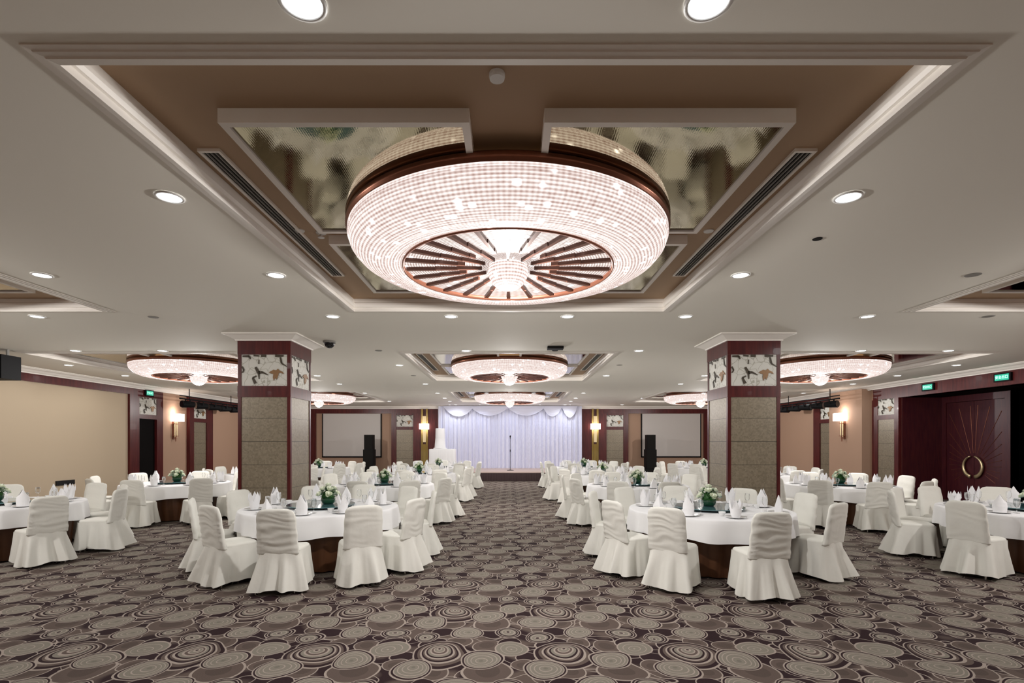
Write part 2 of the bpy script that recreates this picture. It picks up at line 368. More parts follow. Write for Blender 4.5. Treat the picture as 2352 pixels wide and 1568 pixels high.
# right wall
trim(W(1, YF, 16.4, 3.03, 3.42, .10), M['wood'])
trim(W(1, 18.3, YB, 3.10, 3.42, .10), M['wood'])
trim(W(1, 15.33, 15.5, 0, 3.03, .10), M['wood'])
trim(W(1, 16.2, 16.45, 0, 3.03, .10), M['wood'])
trim(W(1, 15.5, 16.2, 2.40, 2.54, .10), M['wood'])
trim(W(1, 16.6, 18.3, 0, 3.42, .32), M['peach'])
trim(W(1, 18.3, 18.5, 0, 3.12, .12), M['wood'])
trim(W(1, 19.2, 19.6, 0, 3.12, .12), M['wood'])
trim(W(1, 18.5, 19.2, 2.40, 2.54, .12), M['wood'])
trim(W(1, 9.0, DY0, 0, 3.03, .10), M['wood'])
struct(W(-1, YF, 15.7, 0, .14, .06).build('baseboard_left', M['wood']))
struct(W(1, YF, 9.0, 0, .14, .06).build('baseboard_right', M['wood']))

def inlay(parent, w, h, depth=.012):
    """white relief panel w x h in local x/z, facing -y, with bronze leaf and twigs"""
    def P(u, v): return (u*w, -.0, v*h)
    mb = MB()
    leaf = [(.60,.44),(.66,.48),(.70,.52),(.76,.50),(.80,.55),(.84,.49),(.90,.45),(.93,.38),(.87,.41),(.82,.42),(.80,.30),(.77,.20),(.75,.27),(.71,.17),(.69,.28),(.70,.38),(.64,.40)]
    mb.poly([(u*w, -depth, v*h) for u, v in leaf], -depth, (0,1,0)); mb.build('leaf_motif', M['bronze'], parent)
    mb = MB()
    def seg(u0, v0, u1, v1, a, b_):
        dx, dz = (u1-u0)*w, (v1-v0)*h; l = sqrt(dx*dx+dz*dz); nx, nz = -dz/l, dx/l
        p = [(u0*w+nx*a, -depth, v0*h+nz*a), (u0*w-nx*a, -depth, v0*h-nz*a), (u1*w-nx*b_, -depth, v1*h-nz*b_), (u1*w+nx*b_, -depth, v1*h+nz*b_)]
        mb.poly(p, -depth, (0,1,0))
    k = .022*w
    for s_ in [(.31,.60,.38,.42,k,k*1.6),(.38,.42,.46,.44,k*1.5,k),(.46,.44,.58,.35,k*.9,k*.4),(.38,.42,.39,.22,k,k*.4),(.33,.32,.25,.26,k*.6,k*.8),(.25,.26,.31,.08,k*.9,k*1.5),
               (.38,.60+.1,.385,.84,k*.4,k*.4),(.85,.92,.88,.72,k*.7,k*.9),(.88,.72,.99,.62,k*.7,k*.3),(.02,.62,.06,.50,k*.7,k*.7),(.06,.5,.02,.42,k*.7,k*.4),
               (.03,.95,.17,.95,k*.8,k*1.2),(.17,.95,.2,.86,k*1.1,k*.4),(.27,.97,.38,.96,k*.8,k*.8),(.43,.96,.54,.96,k*1.1,k*1.1),(.74,.96,.92,.96,k*1.2,k*.8)]: seg(*s_)
    mb.build('twig_motif', M['twig'], parent)
pn = 0
def floral(label, x, y, z, w, h, rz):
    o = empty('floral_panel', label, 'wall panel', (x,y,z), rz, 'white floral relief panels')
    MB().box(0, w, 0, .02, 0, h).build('relief_panel', M['petal'], o); inlay(o, w, h); return o
def mosaicp(label, x, y, z, w, h, rz):
    o = MB().box(0, w, 0, .02, 0, h).build('crackle_panel', M['mosaic']); o.location = (x,y,z); o.rotation_euler = (0,0,rz)
    return tag(o, label, 'wall panel', 'taupe crackle panels')
# local +x runs left to right seen from inside the room; panel faces local -y
R90 = pi/2
floral('small white floral panel above the dark doorway, left wall', -XW+.08, 16.1, 2.58, .8, .54, R90)
floral('small white floral panel behind the hanging lights, left wall', -XW+.08, 18.85, 2.58, .8, .54, R90)
mosaicp('tall taupe panel beneath the stage lights on the left wall', -XW+.08, 18.85, .1, .8, 2.34, R90)
floral('small white floral panel beside the great double door, right wall', XW-.08, 16.2, 2.54, .7, .49, -R90)
mosaicp('tall taupe panel beside the great double door', XW-.08, 16.2, .1, .7, 2.30, -R90)
floral('small white floral panel behind the hanging lights, right wall', XW-.08, 19.2, 2.54, .7, .5, -R90)
mosaicp('tall taupe panel beneath the stage lights on the right wall', XW-.08, 19.2, .1, .7, 2.30, -R90)
# left wall doorway: flat near-black sheet paints its unlit depth
d1 = struct(MB().box(-XW-.0, -XW+.02, 16.1, 16.9, 0, 2.44).build('door_1', M['dark']))
# great double door in its recess
XD = 12.87
struct(MB().box(XW+.002, XD+.2, DY1-.03, DY1+.2, 0, 3.028).box(XD, XD+.2, 13.17, 13.35, 0, 3.03).box(XD, XD+.2, 15.15, DY1, 0, 3.03).box(XD, XD+.2, 13.35, 15.15, 2.85, 3.03).build('trim_60', M['woodd']))
struct(MB().box(XD+1.0, XD+1.1, DY0-.2, 13.17, 0, 3.03).box(XW, XD+1.1, DY0-.2, DY0, 0, 3.03).box(XW, XD+1.1, DY0, DY1, 3.03, 3.1).box(XD, XD+1.1, 13.17, 13.2, 0, 3.03).build('trim_61', M['dark']))  # near-black colour paints the darkness of the unlit opening beside the door
door = bpy.data.objects.new('door_2', None); COL.objects.link(door); struct(door)
for k, (a, b_) in enumerate(((13.36, 14.245), (14.255, 15.14))):
    lf = MB().box(XD+.02, XD+.08, a, b_, .02, 2.84).build('door_leaf', M['woodd'], door)
    rays = MB(); yc, zc = 14.25, 1.02
    for q in range(-3, 16):
        an = radians(q*12+ 2); dy, dz = cos(an), sin(an)
        sgn = -1 if k == 0 else 1
        dy = abs(dy)*sgn if (q*12+2) <= 92 else -abs(dy)*99
        if abs(dy) > 1: continue
        L1 = min(.80/max(abs(dy), .05), 1.7 if dz > 0 else .75)
        p = (XD+.016, yc+dy*.38, zc+dz*.38); e_ = (XD+.016, yc+dy*L1, zc+dz*L1)
        rays.tube(p, e_, .004, .007, 5)
    rays.build('sunburst_ray', M['copper'], lf)
    ring = MB(); pts = []
    rr = []
    for q in range(17):
        an = radians(14 + q*152/16); t_ = sin(pi*q/16)*.028+.022
        ang = an if k else -an
        cyy, czz = yc+.29*sin(ang), zc+.29*cos(ang)
        t2 = .02+.035*(.5-.5*cos(an))
        rr.append([(XD-.03+ .03*cos(j*pi/4), cyy+t2*sin(j*pi/4)*sin(ang), czz+t2*sin(j*pi/4)*cos(ang)) for j in range(8)])
    ring.rings(rr, True, True); ring.build('door_handle', M['brass'], lf, True)
# back wall --------------------------------------------------------------
bk = lambda x0, x1, z0, z1, d: MB().box(x0, x1, YB-d, YB, z0, z1)
trim(bk(-XW, -3.55, 3.14, 3.40, .12), M['wood']); trim(bk(3.55, XW, 3.14, 3.40, .12), M['wood'])
for s in (-1, 1):
    B = lambda a, b_, z0, z1, d: bk(min(s*a, s*b_), max(s*a, s*b_), z0, z1, d)
    trim(B(3.55, 4.85, 0, 3.14, .14), M['wood'])
    trim(B(4.85, 5.70, 2.32, 2.48, .10), M['wood']); trim(B(4.85, 5.70, 3.05, 3.14, .10), M['wood'])
    trim(B(5.70, 5.95, 0, 3.14, .12), M['wood']); trim(B(9.75, 10.0, 0, 3.14, .12), M['wood'])
    sd = 'left' if s < 0 else 'right'
    x0 = -5.70 if s < 0 else 4.85
    floral('small white floral panel on the back wall, %s of the stage' % sd, x0, YB-.08, 2.48, .85, .57, 0)
    mosaicp('tall taupe panel on the back wall, %s of the stage' % sd, x0, YB-.08, .1, .85, 2.22, 0)
    xa, xb = (-9.44, -6.45) if s < 0 else (6.60, 9.62)
    sc = empty('projection_screen', 'white projection screen on the back wall, %s of the stage' % sd, 'screen', (xa, YB-.06, .93), 0, 'projection screens')
    MB().box(.05, xb-xa-.05, -.01, .02, .06, 2.20).build('screen_surface', M['screen'], sc)
    MB().box(0, .05, -.02, .03, 0, 2.20).box(xb-xa-.05, xb-xa, -.02, .03, 0, 2.20).box(0, xb-xa, -.02, .03, 0, .06).build('screen_border', M['black'], sc)

# stage --------------------------------------------------------------------
st = empty('stage', 'low stage with dark brown valance and pale top', 'stage', (0, 22.3, 0))
MB().box(-3.9, 3.9, .02, 3.5, .35, .41).build('stage_top', M['stagefl'], st)
rs = []
for z, a in ((.36,.0),(.2,.02),(.01,.035)):
    rs.append([(-3.88+7.76*i/240, -.0 - a*abs(sin(i*.9)) , z) for i in range(241)])
MB().rings(rs, closed=False).build('valance', M['stagesk'], st, True)
MB().box(-3.88, 3.88, .04, 3.5, 0, .35).build('stage_frame', M['stagesk'], st)
cu = empty('stage_backdrop', 'white draped curtain backdrop behind the stage', 'curtain', (0, 25.45, .41))
rs = []
zs = [0, .3, 1, 2, 2.8, 3.07]
rnd = random.Random(3); ph = [rnd.uniform(0, 6.28) for _ in range(6)]
for z in zs:
    r = []
    for i in range(901):
        x = -3.56+7.12*i/900
        f = .045*sin(x*26+1.2*sin(x*2.1+ph[0]))+.022*sin(x*61+ph[1]+2*sin(x*1.3))+.02*sin(x*9+ph[2])
        r.append((x, f*(1 if z < 2.5 else .6), z))
    rs.append(r)
MB().rings(rs, closed=False).build('drape', M['curtain'], cu, True)
for k, (xa, xb, dp) in enumerate(((-3.3,-1.75,.50),(-2.0,.0,.46),(-.2,1.8,.46),(1.6,2.6,.50),(2.55,3.35,.55))):
    rs = []
    for j in range(13):
        t_ = j/12; r = []
        for i in range(33):
            u = i/32; sag = 4*u*(1-u)
            r.append((xa+(xb-xa)*u, -.10-.05*sag-.012*sin(t_*26), 3.07-(.02+dp*sag)*t_))
        rs.append(r)
    MB().rings(rs, closed=False).build('swag', M['curtain'], cu, True)
# cloth covered lectern table at stage left
lt_ = empty('draped_table', 'white cloth draped high table at the left end of the stage', 'table', (-3.0, 23.0, .41))
rs = []
for z, s_ in ((.98,1.0),(.96,1.02),(.6,1.03),(.3,1.06),(.005,1.10)):
    r = []
    for i in range(96):
        a = 2*pi*i/96; c_, s2 = cos(a), sin(a); k = .012*(1-z)*sin(a*22)
        q = 1/max(abs(c_)/.56, abs(s2)/.3); r.append(((q*s_+k)*c_, (q*s_+k)*s2, z))
    rs.append(r)
MB().rings(rs, cap0=True).build('table_drape', M['cloth'], lt_, True)
ck = MB()
rs = []
for z, s_ in ((0,.30),(.05,.30),(.06,.25),(.5,.21),(.9,.20),(.92,.19)): rs.append([(s_*cos(2*pi*i/24)*(1.0), s_*sin(2*pi*i/24), z) for i in range(24)])
ck.rings(rs, True, True)
o = ck.build('draped_stand', M['cloth'], None, True, (-3.12, 23.0, 1.392)); tag(o, 'tall slim white draped stand on the cloth covered stage table', 'stand')
# microphone stand
mc = empty('microphone_stand', 'thin black microphone stand at the middle of the stage', 'microphone stand', (.02, 23.5, .41))
MB().lathe([(0,0),(.16,0),(.16,.012),(.03,.03),(0,.03)], 20).build('base', M['black'], mc)
MB().tube((0,0,.02), (0,0,1.42), .011).build('pole', M['blackgloss'], mc)
MB().tube((0,0,.85), (0,0,.95), .02).build('clutch', M['black'], mc)
MB().lathe([(0,1.42),(.014,1.42),(.018,1.5),(.03,1.52),(.032,1.56),(.02,1.59),(0,1.6)], 12).build('microphone', M['black'], mc, True)
# loudspeaker stacks
for s in (-1, 1):
    sd = 'left' if s < 0 else 'right'
    for nm, lb, z0, z1, hw, dp in (('subwoofer','wide black subwoofer on the floor under the speaker stack, %s of the stage',0,.42,.36,.6),
                                   ('loudspeaker','black lower loudspeaker of the floor stack, %s of the stage',.42,1.35,.24,.5),
                                   ('loudspeaker','black upper loudspeaker topping the floor stack, %s of the stage',1.35,2.05,.20,.42)):
        o = empty(nm, lb % sd, 'loudspeaker', (s*6.75, 24.7, z0+.0), 0, 'floor loudspeakers')
        h = z1-z0
        MB().box(-hw, hw, -dp/2, dp/2, 0, h).build('cabinet', M['black'], o)
        MB().box(-hw+.02, hw-.02, -dp/2-.012, -dp/2, .02, h-.02).build('grille', M['slot'], o)
# ceiling hung speaker front left
hs = empty('hanging_loudspeaker', 'black loudspeaker hung from the ceiling at the far left', 'loudspeaker', (-9.95, 10.0, 3.5))
MB().box(-.26, .26, -.2, .2, -.58, -.12).build('cabinet', M['black'], hs)
MB().box(-.24, .24, -.215, -.2, -.56, -.14).build('grille', M['slot'], hs)
MB().box(-.2, -.17, -.02, .02, -.12, 0).box(.17, .2, -.02, .02, -.12, 0).build('bracket', M['grey'], hs)
# lighting bars
for s in (-1, 1):
    sd = 'left' if s < 0 else 'right'
    x = s*10.85
    t_ = empty('lighting_bar', 'black bar hung from the ceiling along the %s wall' % sd, 'lighting bar', (x, 18.8, 3.5))
    MB().tube((0,-1.9,-.36), (0,1.9,-.36), .025).tube((0,-1.9,-.26), (0,1.9,-.26), .018).build('bar', M['black'], t_)
    for y in (-1.4, 1.2): MB().tube((0,y,0), (0,y,-.36), .014).build('hanger', M['black'], t_)
    nm = ['nearest','second nearest','middle','second farthest','farthest']
    for k in range(5):
        y = 17.25+k*.75
        l_ = empty('stage_light', 'black stage spotlight on the %s lighting bar, %s of five' % (sd, nm[k]), 'stage light', (x-s*.04, y, 3.13-.02), s*.5, 'stage spotlights on the hanging bars')
        MB().tube((0,-.18,-.14), (0,.2,-.14), .125, .10, 14).build('can', M['black'], l_)
        MB().tube((0,-.20,-.14), (0,-.181,-.14), .115, .115, 14).build('lens', M['blackgloss'], l_)
        MB().box(-.14, -.125, -.02, .02, -.14, .02).box(.125, .14, -.02, .02, -.14, .02).box(-.14, .14, -.02, .02, .01, .025).build('yoke', M['black'], l_)

# wall sconces ----------------------------------------------------------
def sconce(label, x, y, z, rz):
    o = empty('wall_sconce', label, 'wall lamp', (x,y,z), rz, 'white box wall lamps')
    MB().box(-.16, .16, -.30, -.03, 0, .26).build('lamp_shade', M['shade'], o)
    MB().box(-.05, .05, -.03, 0, -.62, .1).build('backplate', M['copper'], o)
    for sx in (-.055, .055): MB().tube((sx,-.1,-.55), (sx,-.1,-.02), .022, None, 10).build('glass_tube', M['brass'], o)
    MB().box(-.09, .09, -.14, -.02, -.1, -.08).box(-.09, .09, -.14, -.02, -.52, -.50).build('bracket', M['copper'], o)
    MB().tube((0,-.1,-.70), (0,-.1,-.5), .01, .03, 10).build('finial', M['copper'], o)
    ld = bpy.data.lights.new('lamp_glow', 'POINT'); ld.energy = 5; ld.color = (1,.88,.8); ld.shadow_soft_size = .1
    lo = bpy.data.objects.new('lamp_glow', ld); COL.objects.link(lo); lo.parent = o; lo.location = (0,-.17,.36)
sconce('box wall lamp on the peach pier of the left wall', -XW, 17.85, 2.42, R90)
sconce('box wall lamp on the peach pier of the right wall', XW-.32, 17.45, 2.42, -R90)
for s in (-1, 1):
    sd = 'left' if s < 0 else 'right'
    o = empty('column_sconce', 'tall amber glass wall lamp with white shade, %s of the stage' % sd, 'wall lamp', (s*4.27, YB-.14, 0), 0, 'amber column wall lamps')
    MB().box(-.17, -.07, -.06, 0, .45, 3.36).box(.07, .17, -.06, 0, .45, 3.36).build('amber_strip', M['amber'], o)
    MB().box(-.07, .07, -.10, 0, .45, 1.6).build('lower_crystal', M['amber'], o)
    MB().box(-.07, .07, -.10, 0, 1.7, 2.32).build('stem', M['brass'], o)
    MB().box(-.09, .09, -.12, 0, 2.64, 3.0).build('upper_crystal', M['brass'], o)
    MB().box(-.22, .22, -.30, -.02, 2.34, 2.62).build('lamp_shade', M['shade'], o)
# exit signs
def exit_sign(label, x, y, z, rz, w=.40, arrow=False):
    o = empty('exit_sign', label, 'exit sign', (x,y,z), rz, 'green exit signs')
    MB().box(-w/2-.04, w/2+.04, -.05, 0, -.03, .17).build('housing', M['black'], o)
    MB().box(-w/2, w/2, -.056, -.05, .0, .14).build('lit_face', M['exit'], o)
    tx = bpy.data.curves.new('lettering', 'FONT'); tx.body = '\u5b89\u5168\u51fa\u53e3'; tx.size = w*.24; tx.align_x = 'CENTER'; tx.align_y = 'CENTER'
    tx.materials.append(M['exitw']); to = bpy.data.objects.new('lettering', tx); COL.objects.link(to); to.parent = o
    bpy.context.view_layer.update()
    me = bpy.data.meshes.new_from_object(to.evaluated_get(bpy.context.evaluated_depsgraph_get()))
    bpy.data.objects.remove(to); to = bpy.data.objects.new('lettering', me); COL.objects.link(to); to.parent = o
    to.location = (0,-.060,.07); to.rotation_euler = (pi/2,0,0)
exit_sign('green exit sign above the dark doorway, left wall', -XW+.10, 16.5, 3.20, R90, .3)
exit_sign('green exit sign on the beam, left of the other over the great door', XW-.10, 14.2, 3.15, -R90, .32)
exit_sign('green exit sign at the right edge on the beam over the great door', XW-.10, 12.05, 3.15, -R90, .34)
o = MB().box(-XW+.03, -XW+.07, 13.2, 13.75, .58, .70).build('floor_level_sign', M['blackgloss']); tag(o, 'small dark panel low on the beige left wall', 'sign')

# columns ------------------------------------------------------------------
def column(label, x0, y0, sd):
    c = empty('column', label, 'column', (x0+.44, y0+.44, 0), 0, 'square columns')
    h = .44
    MB().box(-h+.012, h-.012, -h+.012, h-.012, 0, 3.4).build('core', M['wood'], c)
    fr = MB()
    for sx in (-1, 1):
        for sy in (-1, 1):
            xa, xb = sorted((sx*h, sx*(h-.055))); ya, yb = sorted((sy*h, sy*(h-.055)))
            fr.box(xa, xb, ya, yb, 0, 3.40)
    fr.build('corner_post', M['wood'], c)
    MB().box(-h-.005, h+.005, -h-.005, h+.005, 3.165, 3.395).build('top_band', M['wood'], c)
    MB().box(-h-.005, h+.005, -h-.005, h+.005, 2.455, 2.64).build('middle_band', M['wood'], c)
    MB().box(-h-.02, h+.02, -h-.02, h+.02, 0, .15).build('plinth', M['wood'], c)
    rs = []
    for a, z in ((.0,3.39),(.03,3.392),(.035,3.41),(.07,3.43),(.12,3.46),(.15,3.475),(.18,3.48),(.18,3.5)):
        rs.append([(sx*(h+a), sy*(h+a), z) for sx, sy in ((-1,-1),(1,-1),(1,1),(-1,1))])
    MB().rings(rs).build('capital', M['trim'], c)
    for k in range(4):
        a = k*pi/2
        px, py = sin(a)*(h-.011), -cos(a)*(h-.011)
        wd = 2*h-.11
        f = MB().box(-wd/2, wd/2, 0, .011, 0, .525).build('relief_panel', M['petal'], c)
        f.location = (px, py, 2.64); f.rotation_euler = (0,0,a)
        iv = bpy.data.objects.new('motif_group', None)
        # motifs are sub-parts of the relief panel
        n0 = len(bpy.data.objects)
        bpy.data.objects.remove(iv)
        class _: pass
        g = f
        before = set(bpy.data.objects)
        inlay(g, wd, .525, .006)
        for q in set(bpy.data.objects)-before: q.location.x = -wd/2
        m_ = MB().box(-wd/2, wd/2, 0, .011, 0, 2.305).build('crackle_panel', M['mosaic'], c)
        m_.location = (px, py, .15); m_.rotation_euler = (0,0,a)
    return c
column('square red wood column with floral band, left of the aisle', -4.54, 8.60, -1)
column('square red wood column with floral band, right of the aisle', 3.66, 8.60, 1)

# coffer fittings --------------------------------------------------------
RN = ('first','second','third'); CN = ('left','middle','right')
def coffer_name(ix, iy): return '%s %s coffer' % (RN[iy], CN[ix])
mp0 = vent0 = None
for iy, cy in enumerate(CY):
    for ix, cx in enumerate(CX):
        for qx in (-1, 1):
            for qy in (-1, 1):
                if iy == 0 and ix != 1 and not (qy == 1 and qx == (1 if ix == 0 else -1)): continue
                lb = 'bronze tinted mirror panel, %s %s corner of the %s' % ('near' if qy < 0 else 'far', 'left' if qx < 0 else 'right', coffer_name(ix, iy))
                lc = (cx+qx*.955, cy+.02+qy*.92, ZR)
                if mp0 is None:
                    mp0 = empty('mirror_panel', lb, 'ceiling panel', lc, 0, 'bronze tinted ceiling mirrors')
                    a, b_ = .735, .80; f = MB(); w_ = .045
                    f.box(-a, a, -b_, -b_+w_, -.085, 0).box(-a, a, b_-w_, b_, -.085, 0).box(-a, -a+w_, -b_+w_, b_-w_, -.085, 0).box(a-w_, a, -b_+w_, b_-w_, -.085, 0)
                    f.build('frame', M['trim'], mp0)
                    MB().box(-a+w_, a-w_, -b_+w_, b_-w_, -.07, -.06).build('mirror', M['mirror'], mp0)
                else: dup(mp0, lc, 0, lb)
        for qx in (-1, 1):
            if iy == 0 and ix != 1: continue
            lb = 'long dark slot vent, %s edge of the %s' % ('left' if qx < 0 else 'right', coffer_name(ix, iy))
            lc = (cx+qx*1.985, cy, ZR)
            if vent0 is None:
                vent0 = empty('slot_vent', lb, 'air vent', lc, 0, 'slot air vents in the coffers')
                MB().box(-.07, .07, -1.27, 1.27, -.006, 0).build('backing', M['slot'], vent0)
                f = MB().box(-.075, -.055, -1.29, 1.29, -.02, 0).box(.055, .075, -1.29, 1.29, -.02, 0).box(-.055, .055, -1.29, -1.27, -.02, 0).box(-.055, .055, 1.27, 1.29, -.02, 0)
                f.build('frame', M['trim'], vent0)
                for sx in (-.03, 0, .03): MB().box(sx-.004, sx+.004, -1.27, 1.27, -.018, -.006).build('slat', M['grey'], vent0)
            else: dup(vent0, lc, 0, lb)

# chandelier -------------------------------------------------------------
def uv_lathe(prof, n, name, m, parent, rs=1.2):
    """lathe with uv in metres; angular ripple gives the strands real relief"""
    v, f, uvs = [], [], []
    L_ = [0]
    for i in range(1, len(prof)): L_.append(L_[-1]+sqrt((prof[i][0]-prof[i-1][0])**2+(prof[i][1]-prof[i-1][1])**2))
    for r, z in prof:
        for j in range(n): a = 2*pi*j/n; v.append((r*cos(a), r*sin(a), z))
    for i in range(len(prof)-1):
        for j in range(n):
            f.append((i*n+j, i*n+(j+1) % n, (i+1)*n+(j+1) % n, (i+1)*n+j))
            u0, u1 = 2*pi*j/n*rs, 2*pi*(j+1)/n*rs
            uvs += [u0, L_[i], u1, L_[i], u1, L_[i+1], u0, L_[i+1]]
    me = bpy.data.meshes.new(name); me.from_pydata(v, [], f); me.materials.append(m)
    ul = me.uv_layers.new(name='UVMap'); ul.data.foreach_set('uv', uvs)
    me.polygons.foreach_set('use_smooth', [True]*len(me.polygons)); me.update()
    o = bpy.data.objects.new(name, me); COL.objects.link(o); o.parent = parent
    return o
def chandelier0(label, loc):
    c = empty('chandelier', label, 'chandelier', loc, 0, 'round crystal ceiling chandeliers')   # z = 0 at the coffer top
    # heights relative to ZR = 3.65
    Z = lambda h: 1.70+h-ZR
    MB().lathe([(.0,0),(1.18,0),(1.18,-.05),(.0,-.05)], 64).build('canopy', M['brown'], c)
    MB().lathe([(1.20,-.0),(1.24,-.02),(1.24,-.05),(1.18,-.06)], 96).build('bead_collar', M['goldbead'], c, True)
    MB().lathe([(1.0,-.05),(1.30,Z(1.84))], 96).build('housing', M['dark'], c, True)
    MB().lathe([(1.28,Z(1.885)),(1.41,Z(1.885)),(1.425,Z(1.87)),(1.425,Z(1.83)),(1.41,Z(1.822)),(1.41,Z(1.812)),(1.28,Z(1.812))], 128).build('rim', M['copper'], c, True)
    key = [(1.405,1.812),(1.408,1.765),(1.385,1.70),(1.335,1.643),(1.265,1.60),(1.18,1.572),(1.09,1.56),(1.01,1.562),(.955,1.575)]
    prof = []
    for i in range(len(key)-1):
        for t in range(12):
            u = t/12; r = key[i][0]*(1-u)+key[i+1][0]*u; h = key[i][1]*(1-u)+key[i+1][1]*u
            prof.append((r+.004*sin((i*12+t)*pi*.55), Z(h)+.003*sin((i*12+t)*pi*.55)))
    prof.append((.955, Z(1.575)))
    uv_lathe(prof, 192, 'crystal_bowl', M['crystal'], c)
    MB().lathe([(.955,Z(1.575)),(.955,Z(1.56)),(.94,Z(1.56)),(.94,Z(1.60))], 96).build('inner_ring', M['copper'], c, True)
    uv_lathe([(.945,Z(1.60)),(.7,Z(1.61)),(.45,Z(1.62)),(.2,Z(1.63)),(.02,Z(1.63))], 96, 'crystal_disc', M['crystal2'], c, .6)
    for k in range(24):
        a = radians(90+k*15); ca, sa = cos(a), sin(a)
        lo_ = .24 if k % 2 == 0 else .40
        pts = [(.93,.022),(.66,.013)], [(.67,.019),(.46,.011)], [(.47,.016),(lo_,.007)]
        mb = MB()
        for q, ((ra, wa), (rb, wb)) in enumerate(pts):
            if q == 2 and lo_ > .39: wb = .01
            h = 1.575+q*.004
            P = lambda r, w_: [(r*ca-w_*sa, r*sa+w_*ca, Z(h)), (r*ca+w_*sa, r*sa-w_*ca, Z(h))]
            p = P(ra, wa)+P(rb, wb)[::-1]
            mb.poly(p, .03, (0,0,1))
        mb.build('spoke', M['spoke'], c)
    hp = [(.17,Z(1.62)),(.185,Z(1.57)),(.175,Z(1.51)),(.14,Z(1.45)),(.09,Z(1.412)),(.03,Z(1.395)),(.005,Z(1.393))]
    uv_lathe(hp, 48, 'crystal_hub', M['crystal3'], c, .18)
    ld = bpy.data.lights.new('chandelier_light', 'POINT'); ld.shadow_soft_size = .04; ld.energy = CHAND_W; ld.color = (1,.965,.93)
    lo = bpy.data.objects.new('chandelier_light', ld); COL.objects.link(lo); lo.parent = c; lo.location = (0,0,Z(1.345))
    return c
M['crystal3'] = crystal_mat('lit_crystal_hub', BOWL_E*1.25, .03, .03, .3)
ch0 = None
for iy, cy in enumerate(CY):
    for ix, cx in enumerate(CX):
        lb = 'large round crystal chandelier in the %s' % coffer_name(ix, iy)  # the first row's side chandeliers are out of view, added for their light
        lc = (cx, cy+.02, ZR)
        if ch0 is None: ch0 = chandelier0(lb, lc)
        else: dup(ch0, lc, 0, lb)

# downlights -------------------------------------------------------------
DL = [(2.10,(-.83,.83)),(3.77,(-2.48,2.50)),(5.53,(-5.02,-2.5,2.5)),(7.35,(-6.75,-2.52,-.83,.84,2.53,5.13)),(10.1,(-8.53,-6.82,-.85,2.55,6.92,8.64)),
      (12.0,(-10.3,-2.57,10.45)),(13.9,(-10.4,-5.2,2.62,5.28,10.5)),(15.86,(-5.25,-2.6,5.28,10.6)),(18.8,(-5.3,-2.64,-.85,.88,2.7,7.1,10.75)),(19.5,(-6.7,)),
      (21.0,(-2.66,2.7,5.43)),(22.6,(-5.3,-2.64,2.68)),(24.7,(-2.6,2.65,5.4))]
DLX = [(-1.0,(-.83,.83,-5.0,5.0,-2.5,2.5,-8.5,8.5)),(2.1,(-5.0,5.0,-8.5,8.5)),(5.53,(-9.9,9.9)),(7.35,(-10.3,10.3))]  # extra lamps out of view, added to brighten the front floor
rowtxt = {2.10:'at the top of the picture before the first coffer',3.77:'beside the near half of the first middle coffer',5.53:'level with the far half of the first coffers',
          7.35:'just behind the first coffer row',10.1:'just before the second coffer row',12.0:'level with the second coffers',13.9:'level with the far half of second coffers',
          15.86:'between the second and third coffer rows',18.8:'level with the near half of third coffers',19.5:'beside the third left coffer',21.0:'level with the middle of third coffers',
          22.6:'at the far end of the third coffers',24.7:'closest to the back wall'}
ordn = ['leftmost','second from left','third from left','fourth from left','fifth from left','sixth from left','rightmost']
dl0 = None
def downlight(x, y, lb, lit=True, col=None):
    global dl0
    if dl0 is None:
        dl0 = empty('downlight', lb, 'downlight', (x,y,ZC), 0, 'lit recessed downlights')
        MB().lathe([(.098,-.001),(.098,-.008),(.082,-.012),(.078,-.004)], 28).build('trim_ring', M['metalw'], dl0, True)
        MB().lathe([(0,-.006),(.079,-.006),(.079,-.001),(0,-.001)], 28).build('lamp', M['lampon'], dl0)
        ld = bpy.data.lights.new('downlight_beam', 'SPOT'); ld.energy = DOWN_W; ld.spot_size = radians(178); ld.spot_blend = .5; ld.shadow_soft_size = .07; ld.color = (.98,1,.98)
        lo = bpy.data.objects.new('downlight_beam', ld); COL.objects.link(lo); lo.parent = dl0; lo.location = (0,0,-.06)
        return dl0
    o = dup(dl0, (x,y,ZC), 0, lb)
    return o
for y, xs_ in DL:
    for i, x in enumerate(xs_):
        n = len(xs_); od = '' if n == 1 else (', ' + (('left one' if i == 0 else 'right one') if n == 2 else ('rightmost' if i == n-1 else ordn[i])))
        downlight(x, y, 'lit round downlight %s%s' % (rowtxt[y], od))
for y, xs_ in DLX:
    for x in xs_: downlight(x, y, 'added lit round downlight outside the picture, brightening the front of the hall')
# unlit / other round fittings
def puck(name, x, y, r, lb, cat, m, z=ZC, h=.006):
    o = MB().lathe([(0,-h),(r*.93,-h),(r,-h*.6),(r,0),(0,0)], 24).build(name, m, None, False, (x,y,z)); return tag(o, lb, cat)
puck('unlit_downlight', 5.0, 5.53, .075, 'unlit dark round downlight near the first right coffer', 'downlight', M['grey'])
puck('unlit_downlight', 6.86, 7.35, .075, 'unlit dark round downlight behind the first right coffer', 'downlight', M['grey'])
puck('unlit_downlight', -5.12, 7.4, .07, 'unlit dark round downlight left of the left column', 'downlight', M['grey'])
puck('unlit_downlight', -2.57, 10.1, .07, 'unlit dark round downlight behind the dome camera', 'downlight', M['grey'])
puck('unlit_downlight', 2.57, 12.0, .07, 'unlit dark round downlight right of the second middle coffer', 'downlight', M['grey'])
puck('unlit_downlight', -2.6, 13.9, .07, 'unlit dark round downlight left of the second middle coffer', 'downlight', M['grey'])
puck('unlit_downlight', 2.74, 4.55, .04, 'small dark fitting in the plain ceiling, right of the big chandelier', 'ceiling fitting', M['slot'])
